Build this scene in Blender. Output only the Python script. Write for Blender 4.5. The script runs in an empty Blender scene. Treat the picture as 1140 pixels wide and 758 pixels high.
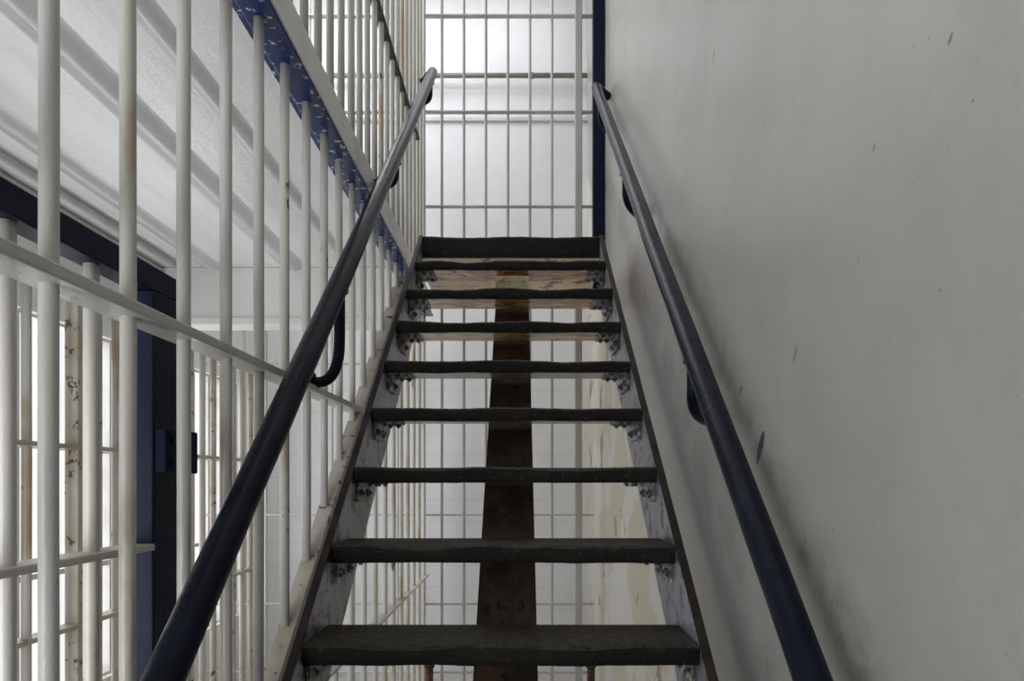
import bpy, bmesh, math, random
from mathutils import Vector, noise as mnoise
random.seed(7)
S = bpy.context.scene
COL = S.collection
EYE = 1.5
SL = 0.834
def zn(D): return -0.336 + (D-1.469)*SL      # nosing line, height relative to the eye
FLOOR = -EYE

# ------------------------------------------------------------------ materials
def nd(nt, t, **kw):
    n = nt.nodes.new(t)
    for k, v in kw.items(): setattr(n, k, v)
    return n
def base_mat(name):
    m = bpy.data.materials.new(name); m.use_nodes = True
    nt = m.node_tree; b = nt.nodes['Principled BSDF']
    g = nd(nt, 'ShaderNodeNewGeometry')
    return m, nt, b, g
def noise(nt, vec, scale, detail=5, rough=.6, stretch=None, dist=0):
    if stretch:
        mp = nd(nt, 'ShaderNodeMapping'); mp.inputs['Scale'].default_value = stretch
        nt.links.new(vec, mp.inputs['Vector']); vec = mp.outputs[0]
    n = nd(nt, 'ShaderNodeTexNoise'); n.inputs['Scale'].default_value = scale
    n.inputs['Detail'].default_value = detail; n.inputs['Roughness'].default_value = rough
    n.inputs['Distortion'].default_value = dist
    nt.links.new(vec, n.inputs['Vector'])
    return n.outputs['Fac']
def ramp(nt, fac, a, b, lo=0.0, hi=1.0):
    n = nd(nt, 'ShaderNodeMapRange'); n.interpolation_type = 'SMOOTHSTEP'
    n.inputs['From Min'].default_value = a; n.inputs['From Max'].default_value = b
    n.inputs['To Min'].default_value = lo; n.inputs['To Max'].default_value = hi
    nt.links.new(fac, n.inputs['Value']); return n.outputs[0]
def mix(nt, fac, A, B):
    n = nd(nt, 'ShaderNodeMix'); n.data_type = 'RGBA'
    for s, v in ((6, A), (7, B)):
        if isinstance(v, tuple): n.inputs[s].default_value = (*v, 1)
        else: nt.links.new(v, n.inputs[s])
    if isinstance(fac, (int, float)): n.inputs[0].default_value = fac
    else: nt.links.new(fac, n.inputs[0])
    return n.outputs[2]
def mth(nt, op, a, b=None):
    n = nd(nt, 'ShaderNodeMath'); n.operation = op
    for i, v in enumerate((a, b)):
        if v is None: continue
        if isinstance(v, (int, float)): n.inputs[i].default_value = v
        else: nt.links.new(v, n.inputs[i])
    return n.outputs[0]
def bump(nt, b, h, strength=.2, dist=.01):
    n = nd(nt, 'ShaderNodeBump'); n.inputs['Strength'].default_value = strength
    n.inputs['Distance'].default_value = dist
    nt.links.new(h, n.inputs['Height']); nt.links.new(n.outputs[0], b.inputs['Normal'])
def paint(name, c, c2, c3=None, sc=9, sc3=22, t3=.62, rough=.4, st=(1,1,1), bs=.25, metal=0, t2=(.4,.7), spec=.5, top=None):
    m, nt, b, g = base_mat(name)
    P = g.outputs['Position']
    n1 = noise(nt, P, sc, stretch=st)
    col = mix(nt, ramp(nt, n1, t2[0], t2[1]), c, c2)
    n2 = noise(nt, P, sc3, 8, .65, stretch=st)
    if c3: col = mix(nt, ramp(nt, n2, t3, t3+.03), col, c3)
    if top:
        sp = nd(nt, 'ShaderNodeSeparateXYZ'); nt.links.new(g.outputs['True Normal'], sp.inputs[0])
        f = mth(nt,'MULTIPLY', ramp(nt, sp.outputs[2], .6, .9), ramp(nt, n2, .35, .6))
        col = mix(nt, f, col, top)
    nt.links.new(col, b.inputs['Base Color'])
    b.inputs['Roughness'].default_value = rough; b.inputs['Metallic'].default_value = metal
    b.inputs['Specular IOR Level'].default_value = spec
    n3 = noise(nt, P, 60, 4)
    bump(nt, b, mth(nt, 'ADD', n2, mth(nt, 'MULTIPLY', n3, .5)), bs, .004)
    return m
M = {}
M['bar'] = paint('off_white_painted_steel', (.60,.59,.555), (.50,.485,.44), (.17,.11,.07), 5, 26, .655, .28, (1,1,.35), .4)
M['bar_rust'] = paint('stained_off_white_steel', (.60,.58,.53), (.45,.37,.25), (.12,.07,.04), 5, 24, .64, .33, (1,1,.4), .4, t2=(.53,.64))
M['bar_grey'] = paint('pale_painted_steel', (.52,.52,.50), (.44,.43,.40), (.16,.12,.08), 5, 30, .69, .36, (1,1,.35))
M['blue'] = paint('dark_blue_paint', (.006,.010,.028), (.010,.016,.038), (.06,.07,.09), 10, 45, .73, .4, spec=.12)
M['plate'] = paint('dark_navy_plate_paint', (.007,.011,.030), (.010,.015,.036), None, 10, 45, .74, .5, spec=.08)
M['rail'] = paint('dark_blue_rail_paint', (.004,.007,.016), (.008,.012,.025), (.035,.045,.065), 10, 42, .67, .32, spec=.13, bs=.5)
M['chip'] = paint('blue_paint_with_white_splashes', (.010,.028,.11), (.014,.034,.13), (.50,.50,.52), 9, 34, .585, .24, spec=.4)
M['fascia'] = paint('white_fascia_paint', (.64,.63,.60), (.54,.52,.48), (.12,.10,.10), 6, 28, .67, .36)
M['cream'] = paint('cream_worn_paint', (.56,.52,.44), (.44,.38,.29), (.10,.08,.06), 6, 24, .60, .4)
M['stringer'] = paint('flaking_lilac_grey_paint', (.27,.26,.32), (.15,.145,.185), (.045,.035,.03), 7, 18, .54, .36, bs=.4)
M['stringer_edge'] = paint('worn_rusty_edge', (.022,.018,.016), (.045,.032,.025), None, 12, 20, .6, .65, spec=.2)
M['shadebar'] = paint('steel_with_painted_shadow', (.05,.048,.05), (.09,.085,.08), None, 12, 20, .6, .5, spec=.3)  # shadowed underside of the upper cross bars, put into their colour
M['cover'] = paint('worn_dark_tread_covering', (.007,.007,.006), (.015,.014,.011), (.050,.045,.036), 8, 60, .61, .62, bs=1.1, spec=.25, top=(.052,.041,.028))
M['wood'] = paint('tan_board_with_reflected_light', (.46,.24,.09), (.68,.48,.25), (.15,.07,.03), 3.5, 9, .55, .22, (1,3,1), t2=(.45,.55))  # top tread boards: light reflected from below is put into the tan
M['wood_grey'] = paint('grey_brown_board', (.25,.20,.15), (.37,.31,.26), (.08,.06,.05), 3, 14, .58, .26, (1,3,1))
M['beige'] = paint('beige_painted_underside', (.64,.45,.25), (.42,.25,.11), (.14,.08,.05), 2.5, 9, .58, .26)
M['spine'] = paint('dusty_brown_beam', (.046,.032,.023), (.100,.070,.047), (.025,.018,.014), 6, 26, .58, .5, (2,1,1), spec=.25)
M['bracket'] = paint('chipped_dark_steel', (.08,.078,.08), (.20,.19,.19), (.48,.46,.43), 20, 40, .55, .45)
M['tanplate'] = paint('tan_painted_plate', (.60,.52,.38), (.40,.31,.20), (.08,.05,.03), 20, 40, .64, .4)
M['white'] = paint('white_painted_plaster', (.80,.80,.79), (.72,.72,.70), None, 1.5, 20, .7, .5)
M['gloss_white'] = paint('glossy_white_ceiling_paint', (.84,.845,.85), (.72,.725,.73), None, 2.0, 4, .7, .12, (3,.4,1), .8)
M['gloss_grey'] = paint('glossy_beam_paint_with_shade', (.56,.565,.58), (.62,.625,.64), None, 2.0, 4, .7, .14, (3,.4,1), .6)  # soft shadow bands of the ribs, put into their grey
M['floor'] = paint('pale_grey_concrete_floor', (.56,.54,.50), (.48,.46,.43), None, 3, 20, .7, .6)
M['pipe'] = paint('pale_grey_pipe_paint', (.6,.6,.6), (.5,.5,.5), None, 5, 20, .7, .4)
M['taupe'] = paint('taupe_pipe_paint', (.30,.26,.23), (.22,.19,.17), None, 5, 20, .7, .4)
M['rust'] = paint('rusty_brown_steel', (.05,.02,.015), (.09,.045,.03), None, 20, 20, .7, .7)

def blockwall():
    m, nt, b, g = base_mat('white_painted_blockwork')
    P = g.outputs['Position']
    mp = nd(nt, 'ShaderNodeMapping'); mp.inputs['Rotation'].default_value = (math.radians(90),0,0)
    nt.links.new(P, mp.inputs['Vector'])
    br = nd(nt, 'ShaderNodeTexBrick'); br.inputs['Scale'].default_value = 1.0
    br.inputs['Brick Width'].default_value = 6; br.inputs['Row Height'].default_value = .17
    br.inputs['Mortar Size'].default_value = .004
    nt.links.new(mp.outputs[0], br.inputs['Vector'])
    n = noise(nt, P, 1.4)
    col = mix(nt, ramp(nt, n, .35, .7), (.78,.78,.80), (.70,.70,.72))
    sp = nd(nt, 'ShaderNodeSeparateXYZ'); nt.links.new(P, sp.inputs[0])
    low = ramp(nt, sp.outputs[2], 2.2, 2.4, .22, .0)
    col = mix(nt, mth(nt,'MULTIPLY',br.outputs['Fac'],low), col, (.4,.4,.42))
    nt.links.new(col, b.inputs['Base Color']); b.inputs['Roughness'].default_value = .5
    bump(nt, b, noise(nt,P,12), .25, .005)
    return m
M['block'] = blockwall()

def rightwall():
    m, nt, b, g = base_mat('scuffed_off_white_wall_with_peeling_base')
    P = g.outputs['Position']
    sp = nd(nt, 'ShaderNodeSeparateXYZ'); nt.links.new(P, sp.inputs[0])
    y, z = sp.outputs[1], sp.outputs[2]
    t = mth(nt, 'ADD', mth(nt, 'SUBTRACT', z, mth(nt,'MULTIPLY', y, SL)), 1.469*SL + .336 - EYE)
    big = noise(nt, P, 1.1, 4)
    mid = noise(nt, P, 5, 8, .7)
    fine = noise(nt, P, 40, 6, .7)
    col = mix(nt, ramp(nt, big, .35, .7), (.45,.437,.412), (.39,.377,.352))
    col = mix(nt, mth(nt,'MULTIPLY', ramp(nt, fine, .5, .75), .15), col, (.28,.27,.25))
    col = mix(nt, mth(nt,'MULTIPLY', ramp(nt, noise(nt, P, 3.2, 9, .72), .50, .70), .30), col, (.29,.27,.24))
    # faint vertical streaks, slightly darker
    col = mix(nt, mth(nt,'MULTIPLY', ramp(nt, noise(nt, P, 9, 5, .6, stretch=(1,1,.12)), .55, .75), .14), col, (.29,.27,.24))
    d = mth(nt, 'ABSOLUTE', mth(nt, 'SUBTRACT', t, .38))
    band = ramp(nt, d, .0, .14, 1, 0)  # smudged band by the rail: dirt plus rail shadow, both in the colour
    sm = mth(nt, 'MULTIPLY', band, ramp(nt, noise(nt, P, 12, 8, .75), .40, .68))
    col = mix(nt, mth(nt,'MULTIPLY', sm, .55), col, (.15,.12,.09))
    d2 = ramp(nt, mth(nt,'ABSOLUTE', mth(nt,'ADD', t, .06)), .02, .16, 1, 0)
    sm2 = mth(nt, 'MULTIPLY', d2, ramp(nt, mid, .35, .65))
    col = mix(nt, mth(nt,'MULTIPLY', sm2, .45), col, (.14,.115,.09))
    for sc_, th in ((17,.79),(38,.77),(70,.745)):
        s1 = noise(nt, P, sc_, 2, .5, stretch=(1,1.8,.9))
        col = mix(nt, ramp(nt, s1, th, th+.02, 0, .75), col, (.13,.12,.11))
    jag = mth(nt, 'MULTIPLY', mth(nt,'SUBTRACT', noise(nt, P, 70, 6, .7), .5), 1.8)
    for (cy,cz,ry,rz,st_) in ((1.50,.075,.017,.034,1),(.839,.544,.004,.007,.6),(1.312,.243,.006,.018,.45),(1.86,1.16,.009,.014,.5),(1.02,.50,.003,.006,.5),(1.63,.22,.008,.012,.7)):
        dy_ = mth(nt, 'SUBTRACT', y, cy); dz_ = mth(nt, 'SUBTRACT', z, cz+EYE)
        a = mth(nt,'POWER', mth(nt,'DIVIDE', mth(nt,'ADD', dy_, mth(nt,'MULTIPLY', dz_, .55)), ry), 2)
        c = mth(nt,'POWER', mth(nt,'DIVIDE', dz_, rz), 2)
        r_ = mth(nt,'ADD', mth(nt,'SQRT', mth(nt,'ADD', a, c)), jag)
        col = mix(nt, ramp(nt, r_, .92, 1.0, st_, 0), col, (.012,.013,.018))
    pe = mix(nt, ramp(nt, noise(nt, P, 1.8, 7, .55, dist=.4), .49, .51), (.60,.54,.42), (.68,.66,.61))
    pe = mix(nt, ramp(nt, noise(nt, P, 3.5, 9, .65), .60, .615), pe, (.30,.22,.13))
    col = mix(nt, ramp(nt, t, -.55, -.45, 1, 0), col, pe)
    nt.links.new(col, b.inputs['Base Color'])
    b.inputs['Roughness'].default_value = .33
    b.inputs['Specular IOR Level'].default_value = .30
    bump(nt, b, mth(nt,'ADD', mth(nt,'MULTIPLY',mid,.45), mth(nt,'MULTIPLY', fine, .12)), .22, .010)
    return m
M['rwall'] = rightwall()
def glow():
    m, nt, b, g = base_mat('frosted_daylit_glass')
    n = noise(nt, g.outputs['Position'], 3)
    col = mix(nt, n, (.95,.97,1.0), (.85,.88,.93))
    nt.links.new(col, b.inputs['Emission Color']); b.inputs['Emission Strength'].default_value = .8
    b.inputs['Base Color'].default_value = (.3,.3,.3,1)
    return m
M['glass'] = glow()

# ------------------------------------------------------------------ mesh helper
class MB:
    def __init__(s): s.v=[]; s.f=[]; s.sm=[]
    def add(s, vs, fs, smooth=False):
        o=len(s.v); s.v += [Vector(p) for p in vs]
        for f in fs: s.f.append([i+o for i in f]); s.sm.append(smooth)
    def box(s, x0,x1,d0,d1,z0,z1):
        s.add([(x,y,z) for z in (z0,z1) for y in (d0,d1) for x in (x0,x1)],
              [(0,2,3,1),(4,5,7,6),(0,1,5,4),(1,3,7,5),(3,2,6,7),(2,0,4,6)])
        return s
    def tube(s, pts, r, seg=16):
        pts=[Vector(p) for p in pts]; n=len(pts)
        R = r if isinstance(r,(list,tuple)) else [r]*n
        T=[]
        for i in range(n):
            a=pts[max(i-1,0)]; b=pts[min(i+1,n-1)]; T.append((b-a).normalized())
        u = T[0].orthogonal().normalized(); vs=[]
        for i in range(n):
            u=(u-T[i]*u.dot(T[i])).normalized(); w=T[i].cross(u)
            for k in range(seg):
                a=2*math.pi*k/seg; vs.append(pts[i]+(u*math.cos(a)+w*math.sin(a))*R[i])
        fs=[]
        for i in range(n-1):
            for k in range(seg):
                fs.append((i*seg+k, i*seg+(k+1)%seg, (i+1)*seg+(k+1)%seg, (i+1)*seg+k))
        s.add(vs, fs, True)
        o=len(s.v)-len(vs)
        s.f.append([o+k for k in reversed(range(seg))]); s.sm.append(False)
        s.f.append([o+(n-1)*seg+k for k in range(seg)]); s.sm.append(False)
        return s
    def slope(s, prof, d0, d1, n=24, jitter=0, clampz=FLOOR):
        # sweep a closed (x, offset below nosing line) profile up the stair slope, vertical end cuts
        m=len(prof); vs=[]
        for i in range(n+1):
            D=d0+(d1-d0)*i/n
            for (x,o) in prof:
                z=zn(D)+o
                if jitter: z += jitter*mnoise.noise(Vector((x*9,D*7,o*5)))
                vs.append((x,D,max(z,clampz)))
        fs=[(i*m+k, i*m+(k+1)%m, (i+1)*m+(k+1)%m, (i+1)*m+k) for i in range(n) for k in range(m)]
        fs.append(tuple(reversed(range(m)))); fs.append(tuple(n*m+k for k in range(m)))
        s.add(vs,fs); return s
    def build(s, name, mat, parent=None, bevel=0, origin=None):
        vs=[v+Vector((0,0,EYE)) for v in s.v]
        if parent is not None:
            root=parent
            while root.parent: root=root.parent
            off=Vector(root.location)
        else:
            if origin is None:
                lo=[min(v[i] for v in vs) for i in range(3)]; hi=[max(v[i] for v in vs) for i in range(3)]
                origin=((lo[0]+hi[0])/2,(lo[1]+hi[1])/2,lo[2])
            off=Vector(origin)
        me=bpy.data.meshes.new(name); me.from_pydata([v-off for v in vs],[],s.f)
        for p,sm in zip(me.polygons,s.sm): p.use_smooth=sm
        me.validate(); me.update()
        b=bmesh.new(); b.from_mesh(me); bmesh.ops.recalc_face_normals(b,faces=b.faces); b.to_mesh(me); b.free()
        me.materials.append(mat)
        o=bpy.data.objects.new(name,me); COL.objects.link(o)
        if parent is not None: o.parent=parent
        else: o.location=off
        if bevel:
            bv=o.modifiers.new('bevel','BEVEL'); bv.width=bevel; bv.segments=2; bv.limit_method='ANGLE'
        return o
def thing(name, label, cat, loc, group=None):
    o=bpy.data.objects.new(name,None); COL.objects.link(o)
    o.empty_display_size=.1
    o.location=(loc[0],loc[1],loc[2]+EYE); o['label']=label; o['category']=cat
    if group: o['group']=group
    return o
def tag(o,label,cat,group=None):
    o['label']=label; o['category']=cat
    if group: o['group']=group
    return o
def struct(o,label,cat):
    o['kind']='structure'; o['label']=label; o['category']=cat; return o

XL=-.58; XR=.53; DB=4.3; TOP=4.0
XO=-2.0; DW=5.3; D0=-1.0
# ------------------------------------------------------------------ setting
struct(MB().box(XO-.1,XR+.1,D0,DW+.1,FLOOR-.1,FLOOR).build('floor',M['floor']),'grey concrete floor under the staircase','floor')
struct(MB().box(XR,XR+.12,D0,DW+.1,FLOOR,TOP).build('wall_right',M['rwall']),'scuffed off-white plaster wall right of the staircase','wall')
wb=struct(MB().box(XO,XR,DW,DW+.12,FLOOR,2.82).box(XO,XR,DW+.05,DW+.12,2.82,TOP).build('wall_back',M['block']),'white painted wall behind the far bars','wall')
MB().box(XO,XR,DW-.02,DW+.04,2.79,2.82).build('ledge',M['pipe'],wb,.004)
struct(MB().box(XO,XR,D0,DW+.1,TOP,TOP+.1).build('ceiling',M['white']),'white ceiling above the stairwell','ceiling')
cl=struct(MB().box(XO,XL-.03,D0,3.6,1.10,1.20).build('ceiling_lower',M['gloss_white']),'glossy white ribbed ceiling of the passage behind the left bars','ceiling')
for (x,w,h) in ((-.875,.085,.014),(-1.15,.13,.020),(-1.57,.11,.018)):
    n=16; vs=[]
    for d in (D0,3.5):
        for k in range(n+1):
            u=-1+2*k/n
            vs.append((x+u*w/2,d,1.0995-h*(0.5+0.5*math.cos(math.pi*u))))
    b=MB(); b.add(vs,[(k,k+1,n+1+k+1,n+1+k) for k in range(n)],True)
    b.build('beam',M['gloss_grey'],cl)
W1=(1.9,4.9,-.95,.70); W2=(.6,4.9,1.9,3.6)
wl=MB()
wl.box(XO-.15,XO,D0,DW+.1,FLOOR,W1[2]); wl.box(XO-.15,XO,D0,W1[0],W1[2],W1[3]); wl.box(XO-.15,XO,W1[1],DW+.1,W1[2],W1[3])
wl.box(XO-.15,XO,D0,DW+.1,W1[3],W2[2]); wl.box(XO-.15,XO,D0,W2[0],W2[2],W2[3]); wl.box(XO-.15,XO,W2[1],DW+.1,W2[2],W2[3])
wl.box(XO-.15,XO,D0,DW+.1,W2[3],TOP)
struct(wl.build('wall_left',M['white']),'white outer wall of the passage behind the left bars','wall')
for i,Wd in enumerate((W1,W2)):
    w=struct(MB().box(XO-.12,XO-.10,*Wd).build('window_%d'%(i+1),M['glass']),('lower' if i==0 else 'unseen, added upper')+' frosted daylit window beyond the left bars','window')  # the second window is unseen, added to light the upper storey
    fr=MB()
    n=14
    for k in range(n+1):
        y=Wd[0]+(Wd[1]-Wd[0])*k/n; fr.box(XO-.08,XO-.03,y-.016,y+.016,Wd[2],Wd[3])
    for k in range(4):
        z=Wd[2]+(Wd[3]-Wd[2])*k/3; fr.box(XO-.075,XO-.035,Wd[0],Wd[1],z-.012,z+.012)
    fr.build('window_frame',M['fascia'],w)
struct(MB().box(XO,XL-.04,3.5,3.62,.80,1.10).box(XO,XL-.04,3.485,3.5,.80,.84).build('trim_1',M['white'],bevel=.006),'white downstand beam at the end of the ribbed ceiling','beam')
e=struct(MB().box(XL-.03,XL+.012,D0,DB-.04,1.100,1.205).build('trim_2',M['fascia'],bevel=.004),'off-white steel edge of the upper floor with chipped blue angle','floor edge')
MB().box(XL-.05,XL+.016,D0,DB-.04,1.040,1.100).box(XL-.03,XL+.045,D0,DB-.04,1.030,1.040).build('edge_angle',M['chip'],e,.003)

# ------------------------------------------------------------------ staircase
SXL,SXR=-.47,.39
st=thing('staircase','steep open-riser prison staircase with worn dark treads between two walls of bars and plaster','staircase',(-.04,.3,FLOOR))
for sx,xi,f in ((-1,SXL,.014),(1,SXR,.016)):
    t=.009
    o1,o2=-.02,-.335
    prof=[(xi,o1),(xi+sx*f,o1),(xi+sx*f,o1-.014),(xi+sx*t,o1-.014),(xi+sx*t,o2+.014),(xi+sx*f,o2+.014),(xi+sx*f,o2),(xi,o2)]
    sg=MB().slope(prof,.12,3.33,40).build('stringer',M['stringer'],st,.0015)
    MB().slope([(xi-sx*.001,o1+.006),(xi+sx*(f+.003),o1+.006),(xi+sx*(f+.003),o1-.001),(xi-sx*.001,o1-.001)],.12,3.33,60,.002).build('stringer_edge',M['stringer_edge'],sg)
XC=-.032
prof=[(XC-.076,-.235),(XC+.076,-.235),(XC+.076,-.30),(XC+.068,-.30),(XC+.068,-.249),(XC-.068,-.249),(XC-.068,-.30),(XC-.076,-.30)]
MB().slope(prof,.5,3.32,50,.003).build('centre_beam',M['spine'],st)

def tread_cover(D,z,seed,h=.045,dep=.21,x0=SXL+.002,x1=SXR-.002):
    prof=[(dep,0),(dep*.6,0),(.03,.0),(.012,-.001),(.003,-.006),(0,-.014),(0,-h*.45),(0,-h*.75),(.004,-h),(.016,-h),(.018,-h*.6),(.022,-.013),(dep,-.011)]
    n=110; m=len(prof); vs=[]
    for i in range(n+1):
        x=x0+(x1-x0)*i/n; u=i/n
        w=.007*mnoise.noise(Vector((x*5,seed*3.1,0)))+.0025*mnoise.noise(Vector((x*18,seed*1.7,2)))+.001*mnoise.noise(Vector((x*60,seed*1.7,2)))
        w-= .007*math.exp(-((u-.28)/.12)**2)+.006*math.exp(-((u-.74)/.13)**2)
        lo=.003*mnoise.noise(Vector((x*7,seed*5.3,5)))+.001*mnoise.noise(Vector((x*35,seed*5.3,5)))
        dy=.006*mnoise.noise(Vector((x*7,seed*2.3,9)))
        for j,(py,pz) in enumerate(prof):
            front=max(0,1-py/.08)
            k= w if pz>-.019 else (lo if pz<-.03 else 0)
            vs.append((x,D+py+dy*front+.0012*mnoise.noise(Vector((x*40,pz*60,seed)))*front,z+pz+k*front))
    fs=[(i*m+k,i*m+(k+1)%m,(i+1)*m+(k+1)%m,(i+1)*m+k) for i in range(n) for k in range(m)]
    fs.append(tuple(reversed(range(m)))); fs.append(tuple(n*m+k for k in range(m)))
    b=MB(); b.add(vs,fs,False); return b
def bracket(sx,xi,D,z):
    b=MB(); zt=z-.036
    a,c=sorted((xi-sx*.001,xi-sx*.078)); b.box(a,c,D+.035,D+.19,zt-.008,zt)
    a,c=sorted((xi-sx*.001,xi-sx*.009)); b.box(a,c,D+.035,D+.19,zt-.064,zt-.006)
    for bx in (.036,.062):
        for by in (.06,.15):
            b.tube([(xi-sx*bx,D+by,zt-.007),(xi-sx*bx,D+by,zt-.015)],.010,6)
            b.tube([(xi-sx*bx,D+by,zt-.014),(xi-sx*bx,D+by,zt-.020)],.0055,8)
    for by in (.06,.15):
        b.tube([(xi-sx*.008,D+by,zt-.040),(xi-sx*.017,D+by,zt-.040)],.012,6)
        b.tube([(xi-sx*.017,D+by,zt-.040),(xi-sx*.023,D+by,zt-.040)],.006,8)
    return b
G=.229; H=.1907
dz={0:-.016,1:-.013,2:-.004}
for k in range(-5,8):
    D=1.469+G*k; z=-.336+H*k+dz.get(k,0)
    tr=MB().box(SXL+.002,SXR-.002,D+.020,D+.212,z-.036,z-.011).build('tread',M['wood'] if k>=5 else M['wood_grey'],st,.002)
    tread_cover(D,z,k+11).build('tread_cover',M['cover'],tr)
    for sx,xi in ((-1,SXL),(1,SXR)):
        bracket(sx,xi,D,z).build('bracket',M['bracket'],tr)
pl=MB(); Dp=3.04; zp=zn(Dp)-.05
pl.box(XC-.075,XC+.075,Dp+.028,Dp+.036,zp-.058,zp+.0)
for bx in (-.05,.05): pl.tube([(XC+bx,Dp+.028,zp-.02),(XC+bx,Dp+.018,zp-.02)],.009,6)
pl.build('fixing_plate',M['tanplate'],st,.002)

la=thing('landing','short landing platform at the head of the staircase with dark worn front edge','landing',(-.04,3.32,1.0))
Dl=1.469+G*8; zl=-.336+H*8
MB().box(SXL-.03,SXR+.02,Dl+.03,DB-.05,zl-.10,zl-.012).build('platform',M['beige'],la,.003)
tread_cover(Dl,zl,40,.105,.9).build('front_cover',M['cover'],la)

# ------------------------------------------------------------------ handrails
def bez(p0,p1,p2,n=8):
    p0,p1,p2=Vector(p0),Vector(p1),Vector(p2)
    return [p0*(1-t)**2+p1*2*t*(1-t)+p2*t*t for t in [i/n for i in range(n+1)]]
def handrail(X,dref,zref,sl,dtop,wall,brs,label,r=.0275,back=0.0):
    zr=lambda D: zref+(D-dref)*sl
    h=thing('handrail',label,'handrail',(X,.3,zr(.3)-.03),'handrails of the staircase')
    sx=1 if wall>X else -1
    pts=[(X,.30+(dtop-.30)*i/60,zr(.30+(dtop-.30)*i/60)) for i in range(61)]
    pts=[(x+.002*mnoise.noise(Vector((d*3,X,1))),d,z+.003*mnoise.noise(Vector((d*4,X,5)))) for x,d,z in pts]
    rr=[r*(1+.03*mnoise.noise(Vector((p[1]*9,X,3)))) for p in pts]
    b=MB().tube(pts,rr,24); b.build('rail',M['rail'],h)
    p0=(X,dtop-.005,zr(dtop)-.004); c=(X,dtop+.07,zr(dtop)+.045); p2=(wall-sx*.002,dtop+.07,zr(dtop)-.02)
    MB().tube(bez(p0,c,p2,12),[r]*5+[r*.95]*4+[r*.8]*4,20).build('end_return',M['rail'],h)
    for (D,drop) in brs:
        z0=zr(D)-r*.6
        q=[(X,D,z0)]+[(X,D,z0-drop*.5*i/3) for i in range(1,4)]+bez((X,D,z0-drop*.55),(X,D+back*.2,z0-drop*1.05),(wall-sx*.004,D+back,z0-drop),9)[1:]
        bk=MB().tube(q,.015,14)
        if not back: bk.tube([(wall-sx*.010,D,z0-drop),(wall-sx*.001,D,z0-drop)],.026,20)
        bk.tube([(X,D,z0+.006),(X,D,z0-.012)],.024,14)
        bk.build('bracket',M['rail'],h)
    return h
handrail(-.49,.948,-.267,.886,3.86,XL+.012,[(1.862,.255),(2.70,.10),(3.75,.12),(.95,.16)],'dark blue tubular handrail against the white bars, left side of the staircase')
handrail(.44,1.023,-.299,.887,3.90,XR,[(1.73,.145),(2.82,.13),(3.70,.11),(.80,.13)],'dark blue tubular handrail fixed to the off-white plaster wall',back=.14)

# ------------------------------------------------------------------ left grille (lower storey)
BR=.0115
def vbar(x,d,z0,z1,r=BR):
    n=max(2,int((z1-z0)/.25)); pts=[]
    for i in range(n+1):
        z=z0+(z1-z0)*i/n
        pts.append((x+.0015*mnoise.noise(Vector((x*9,d*9,z*2))),d+.0015*mnoise.noise(Vector((d*7,z*2,3))),z))
    return MB().tube(pts,r,16)
g1=thing('bar_grille','off-white steel bar grille rising from the left stringer to the blue floor edge','bar grille',(XL,2.0,FLOOR),'steel bar grilles')
D=.333
posL=[]
while D<3.3:
    posL.append(D); D+=.1695
for i,D in enumerate(posL):
    zb=max(zn(D)-.205,FLOOR)
    vbar(XL,D,zb,1.04).build('bar',M['bar'] if i%4 else M['bar_rust'],g1)
def flatbar(x0,x1,d0,d1,z,t=.012): return MB().box(x0,x1,d0,d1,z-t/2,z+t/2)
flatbar(XL-.030,XL+.030,.2,2.56,.252,.018).build('cross_bar',M['bar'],g1,.003)
MB().slope([(XL-.015,-.20),(XL+.028,-.20),(XL+.028,-.515),(XL-.015,-.515)],.15,3.30,40).build('bottom_channel',M['cream'],g1,.002)

g2=thing('bar_grille','rust-stained cream bar grille seen low below the left stringer','bar grille',(XL,3.2,FLOOR),'steel bar grilles')
D=2.15
while D<4.2:
    vbar(XL,D,FLOOR,min(zn(D)-.52,1.03) if D<3.25 else 1.03,.0105).build('bar',M['bar_rust'],g2); D+=.2
flatbar(XL-.024,XL+.024,2.0,4.20,-.575).build('cross_bar',M['bar_rust'],g2,.003)

g3=thing('bar_grille','upper-storey off-white bar grille standing on the white floor edge','bar grille',(XL,2.0,1.25),'steel bar grilles')
D=1.2; i=0
while D<4.2:
    vbar(XL,D,1.206,TOP-.01).build('bar',M['bar_rust'] if i%4==1 else M['bar'],g3); D+=.128; i+=1
for z in (1.93,2.95): flatbar(XL-.020,XL+.020,1.0,3.85,z,.014).build('cross_bar',M['shadebar'],g3,.003)

g4=thing('bar_grille','tall far bar grille across the end of the stairwell, above and below the landing','bar grille',(-.7,DB,FLOOR),'steel bar grilles')
x=-.487-.1386*10
while x<.30:
    if abs(x-XL)>.05: vbar(x,DB,FLOOR,TOP-.005,.009).build('bar',M['bar_grey'],g4)
    x+=.1386
for z in (-1.2,-.77,-.21,.74,1.73,2.325,2.93):
    MB().box(XO+.02,XR-.06,DB-.016,DB+.016,z-.005,z+.005).build('cross_bar',M['bar_grey'],g4,.002)
MB().box(.350,.395,DB-.025,DB+.025,FLOOR,TOP-.005).build('post',M['bar_grey'],g4,.005)

# cell-front grille farther left in the passage
XP=-1.30; ZP=.56
g5=thing('bar_grille','pale bar grille of the cell front deeper in the left passage, behind the blue gate','bar grille',(XP,2.2,FLOOR),'steel bar grilles')
D=.9; i=0
while D<3.35:
    vbar(XP,D,FLOOR,ZP,.0125).build('bar',M['bar_rust'] if i%2 else M['cream'],g5); D+=.10; i+=1
for z in (-.42,.10,ZP): flatbar(XP-.024,XP+.024,.8,3.40,z,.014).build('cross_bar',M['cream'],g5,.003)
MB().box(XP-.02,XP+.02,1.98,2.10,FLOOR,ZP).build('post',M['cream'],g5,.004)

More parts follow.
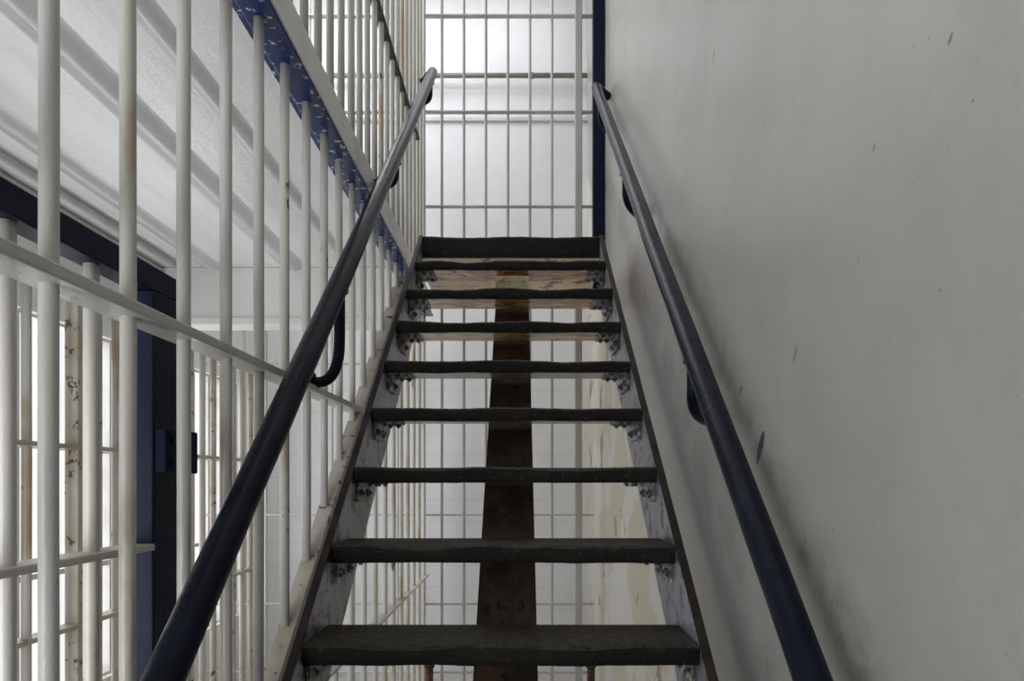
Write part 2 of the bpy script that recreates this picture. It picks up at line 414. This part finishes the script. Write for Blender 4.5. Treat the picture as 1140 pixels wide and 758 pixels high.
tag(MB().box(XL-.055,XL-.005,DB-.085,DB-.03,FLOOR,TOP).build('corner_post',M['bar'],bevel=.004),'white square post in the far left corner where two grilles meet','post')
tag(MB().box(.455,.527,DB-.10,DB-.03,zl-.10,TOP).build('corner_post',M['blue'],bevel=.004),'dark blue square post beside the off-white wall at the top landing','post')

# ------------------------------------------------------------------ blue framed gate behind the left bars
XG=-.665
ga=thing('barred_gate','blue-framed gate with off-white bars behind the left grille','gate',(XG,.8,FLOOR))
MB().box(XG-.022,XG+.022,.05,1.29,.337,.380).build('top_rail',M['blue'],ga,.003)
MB().box(XG-.022,XG+.022,1.20,1.29,FLOOR,.337).build('stile',M['blue'],ga,.003)
MB().box(XG-.022,XG+.022,.05,.12,FLOOR,.337).build('stile',M['blue'],ga,.003)
for i,D in enumerate((.20,.37,.54,.71,.885,1.06)):
    vbar(XG,D,FLOOR+.05,.338,.0115).build('bar',M['bar_rust'],ga)
flatbar(XG-.026,XG+.026,.12,1.20,-.115).build('cross_bar',M['bar_rust'],ga,.003)
MB().box(XG-.022,XG+.022,.12,1.20,FLOOR+.02,FLOOR+.07).build('bottom_rail',M['blue'],ga,.003)
lk=MB().box(XG+.018,XG+.042,1.205,1.325,.015,.095)
for (a,b_) in ((1.225,.035),(1.225,.075),(1.27,.035),(1.27,.075)): lk.tube([(XG+.041,a,b_),(XG+.048,a,b_)],.007,6)
lk.build('lock_plate',M['plate'],ga,.003)

# ------------------------------------------------------------------ pipes
def pipe(pts,r,label,clips=(),mat='pipe'):
    t=thing('pipe',label,'pipe',pts[0])
    MB().tube(pts,r,16).build('tube',M[mat],t)
    for c in clips:
        p=Vector(pts[0]).lerp(Vector(pts[-1]),c); d=(Vector(pts[-1])-Vector(pts[0])).normalized()
        MB().tube([p-d*.014,p+d*.014],r*1.3,16).build('clip',M[mat],t)
pipe([(-1.99,DW-.02,3.14),(XR-.005,DW-.02,3.14)],.019,'taupe horizontal pipe on the white wall behind the upper far bars',(.2,.5,.83),'taupe')
pipe([(-1.72,D0,1.080),(-1.72,3.502,1.080)],.014,'thin pale pipe under the ribbed ceiling, nearer the beams',(.4,.7))
pipe([(-1.84,D0,1.072),(-1.84,3.502,1.072)],.024,'thicker pale pipe under the ribbed ceiling, nearer the outer wall',(.45,.75))
for x,lb in ((-.513,'short rusty floor post below the stairs, left one'),(.41,'short rusty floor post below the stairs, right one')):
    p=MB().tube([(x,3.9,FLOOR),(x,3.9,-1.04)],.022,16); p.tube([(x,3.9,FLOOR),(x,3.9,FLOOR+.012)],.05,16); p.tube([(x,3.9,-1.06),(x,3.9,-1.03)],.03,16)
    tag(p.build('floor_post',M['rust']),lb,'post','rusty floor posts')

# ------------------------------------------------------------------ light
def area(name,loc,rot,sx,sy,e,col=(1,1,1)):
    l=bpy.data.lights.new(name,'AREA'); l.shape='RECTANGLE'; l.size=sx; l.size_y=sy; l.energy=e; l.color=col
    o=bpy.data.objects.new(name,l); COL.objects.link(o); o.location=(loc[0],loc[1],loc[2]+EYE); o.rotation_euler=[math.radians(a) for a in rot]
    return o
cool=(.96,.98,1.0)
area('daylight_lower_window',(XO-.09,3.4,-.12),(0,-90,0),1.6,2.95,24,cool)
area('added_upper_window_light',(XO-.09,2.75,2.75),(0,-90,0),1.6,4.2,30,cool)  # light at the added, unseen upper window
area('fill_light_back',(-.7,4.7,3.95),(0,0,0),2.0,.5,14,cool)  # added fill above the view, brightens the back wall
area('fill_light_shaft',(-1.3,3.95,3.95),(0,0,0),1.0,.4,32,cool)  # added fill above the view, brightens the lower back space
area('fill_light_passage',(-1.2,-.7,-.4),(112,0,14),.9,1.2,36,cool)  # added fill behind the camera, tilted up to brighten the passage ceiling
area('fill_light_stair',(-.1,1.4,3.95),(0,0,0),.3,1.6,8,(1,.98,.95))  # added unseen overhead light for the right wall and rail shadow
W=bpy.data.worlds.new('world'); S.world=W; W.use_nodes=True
bg=W.node_tree.nodes['Background']; bg.inputs[0].default_value=(.97,.98,1,1); bg.inputs[1].default_value=.25
S.view_settings.view_transform='Standard'

cam=bpy.data.cameras.new('camera'); co=bpy.data.objects.new('camera',cam); COL.objects.link(co)
co.location=(0,0,EYE); co.rotation_euler=(math.radians(90),0,0)
cam.sensor_width=36; cam.lens=24; cam.shift_x=-8/1140; cam.shift_y=157/1140; cam.clip_start=.02
S.camera=co
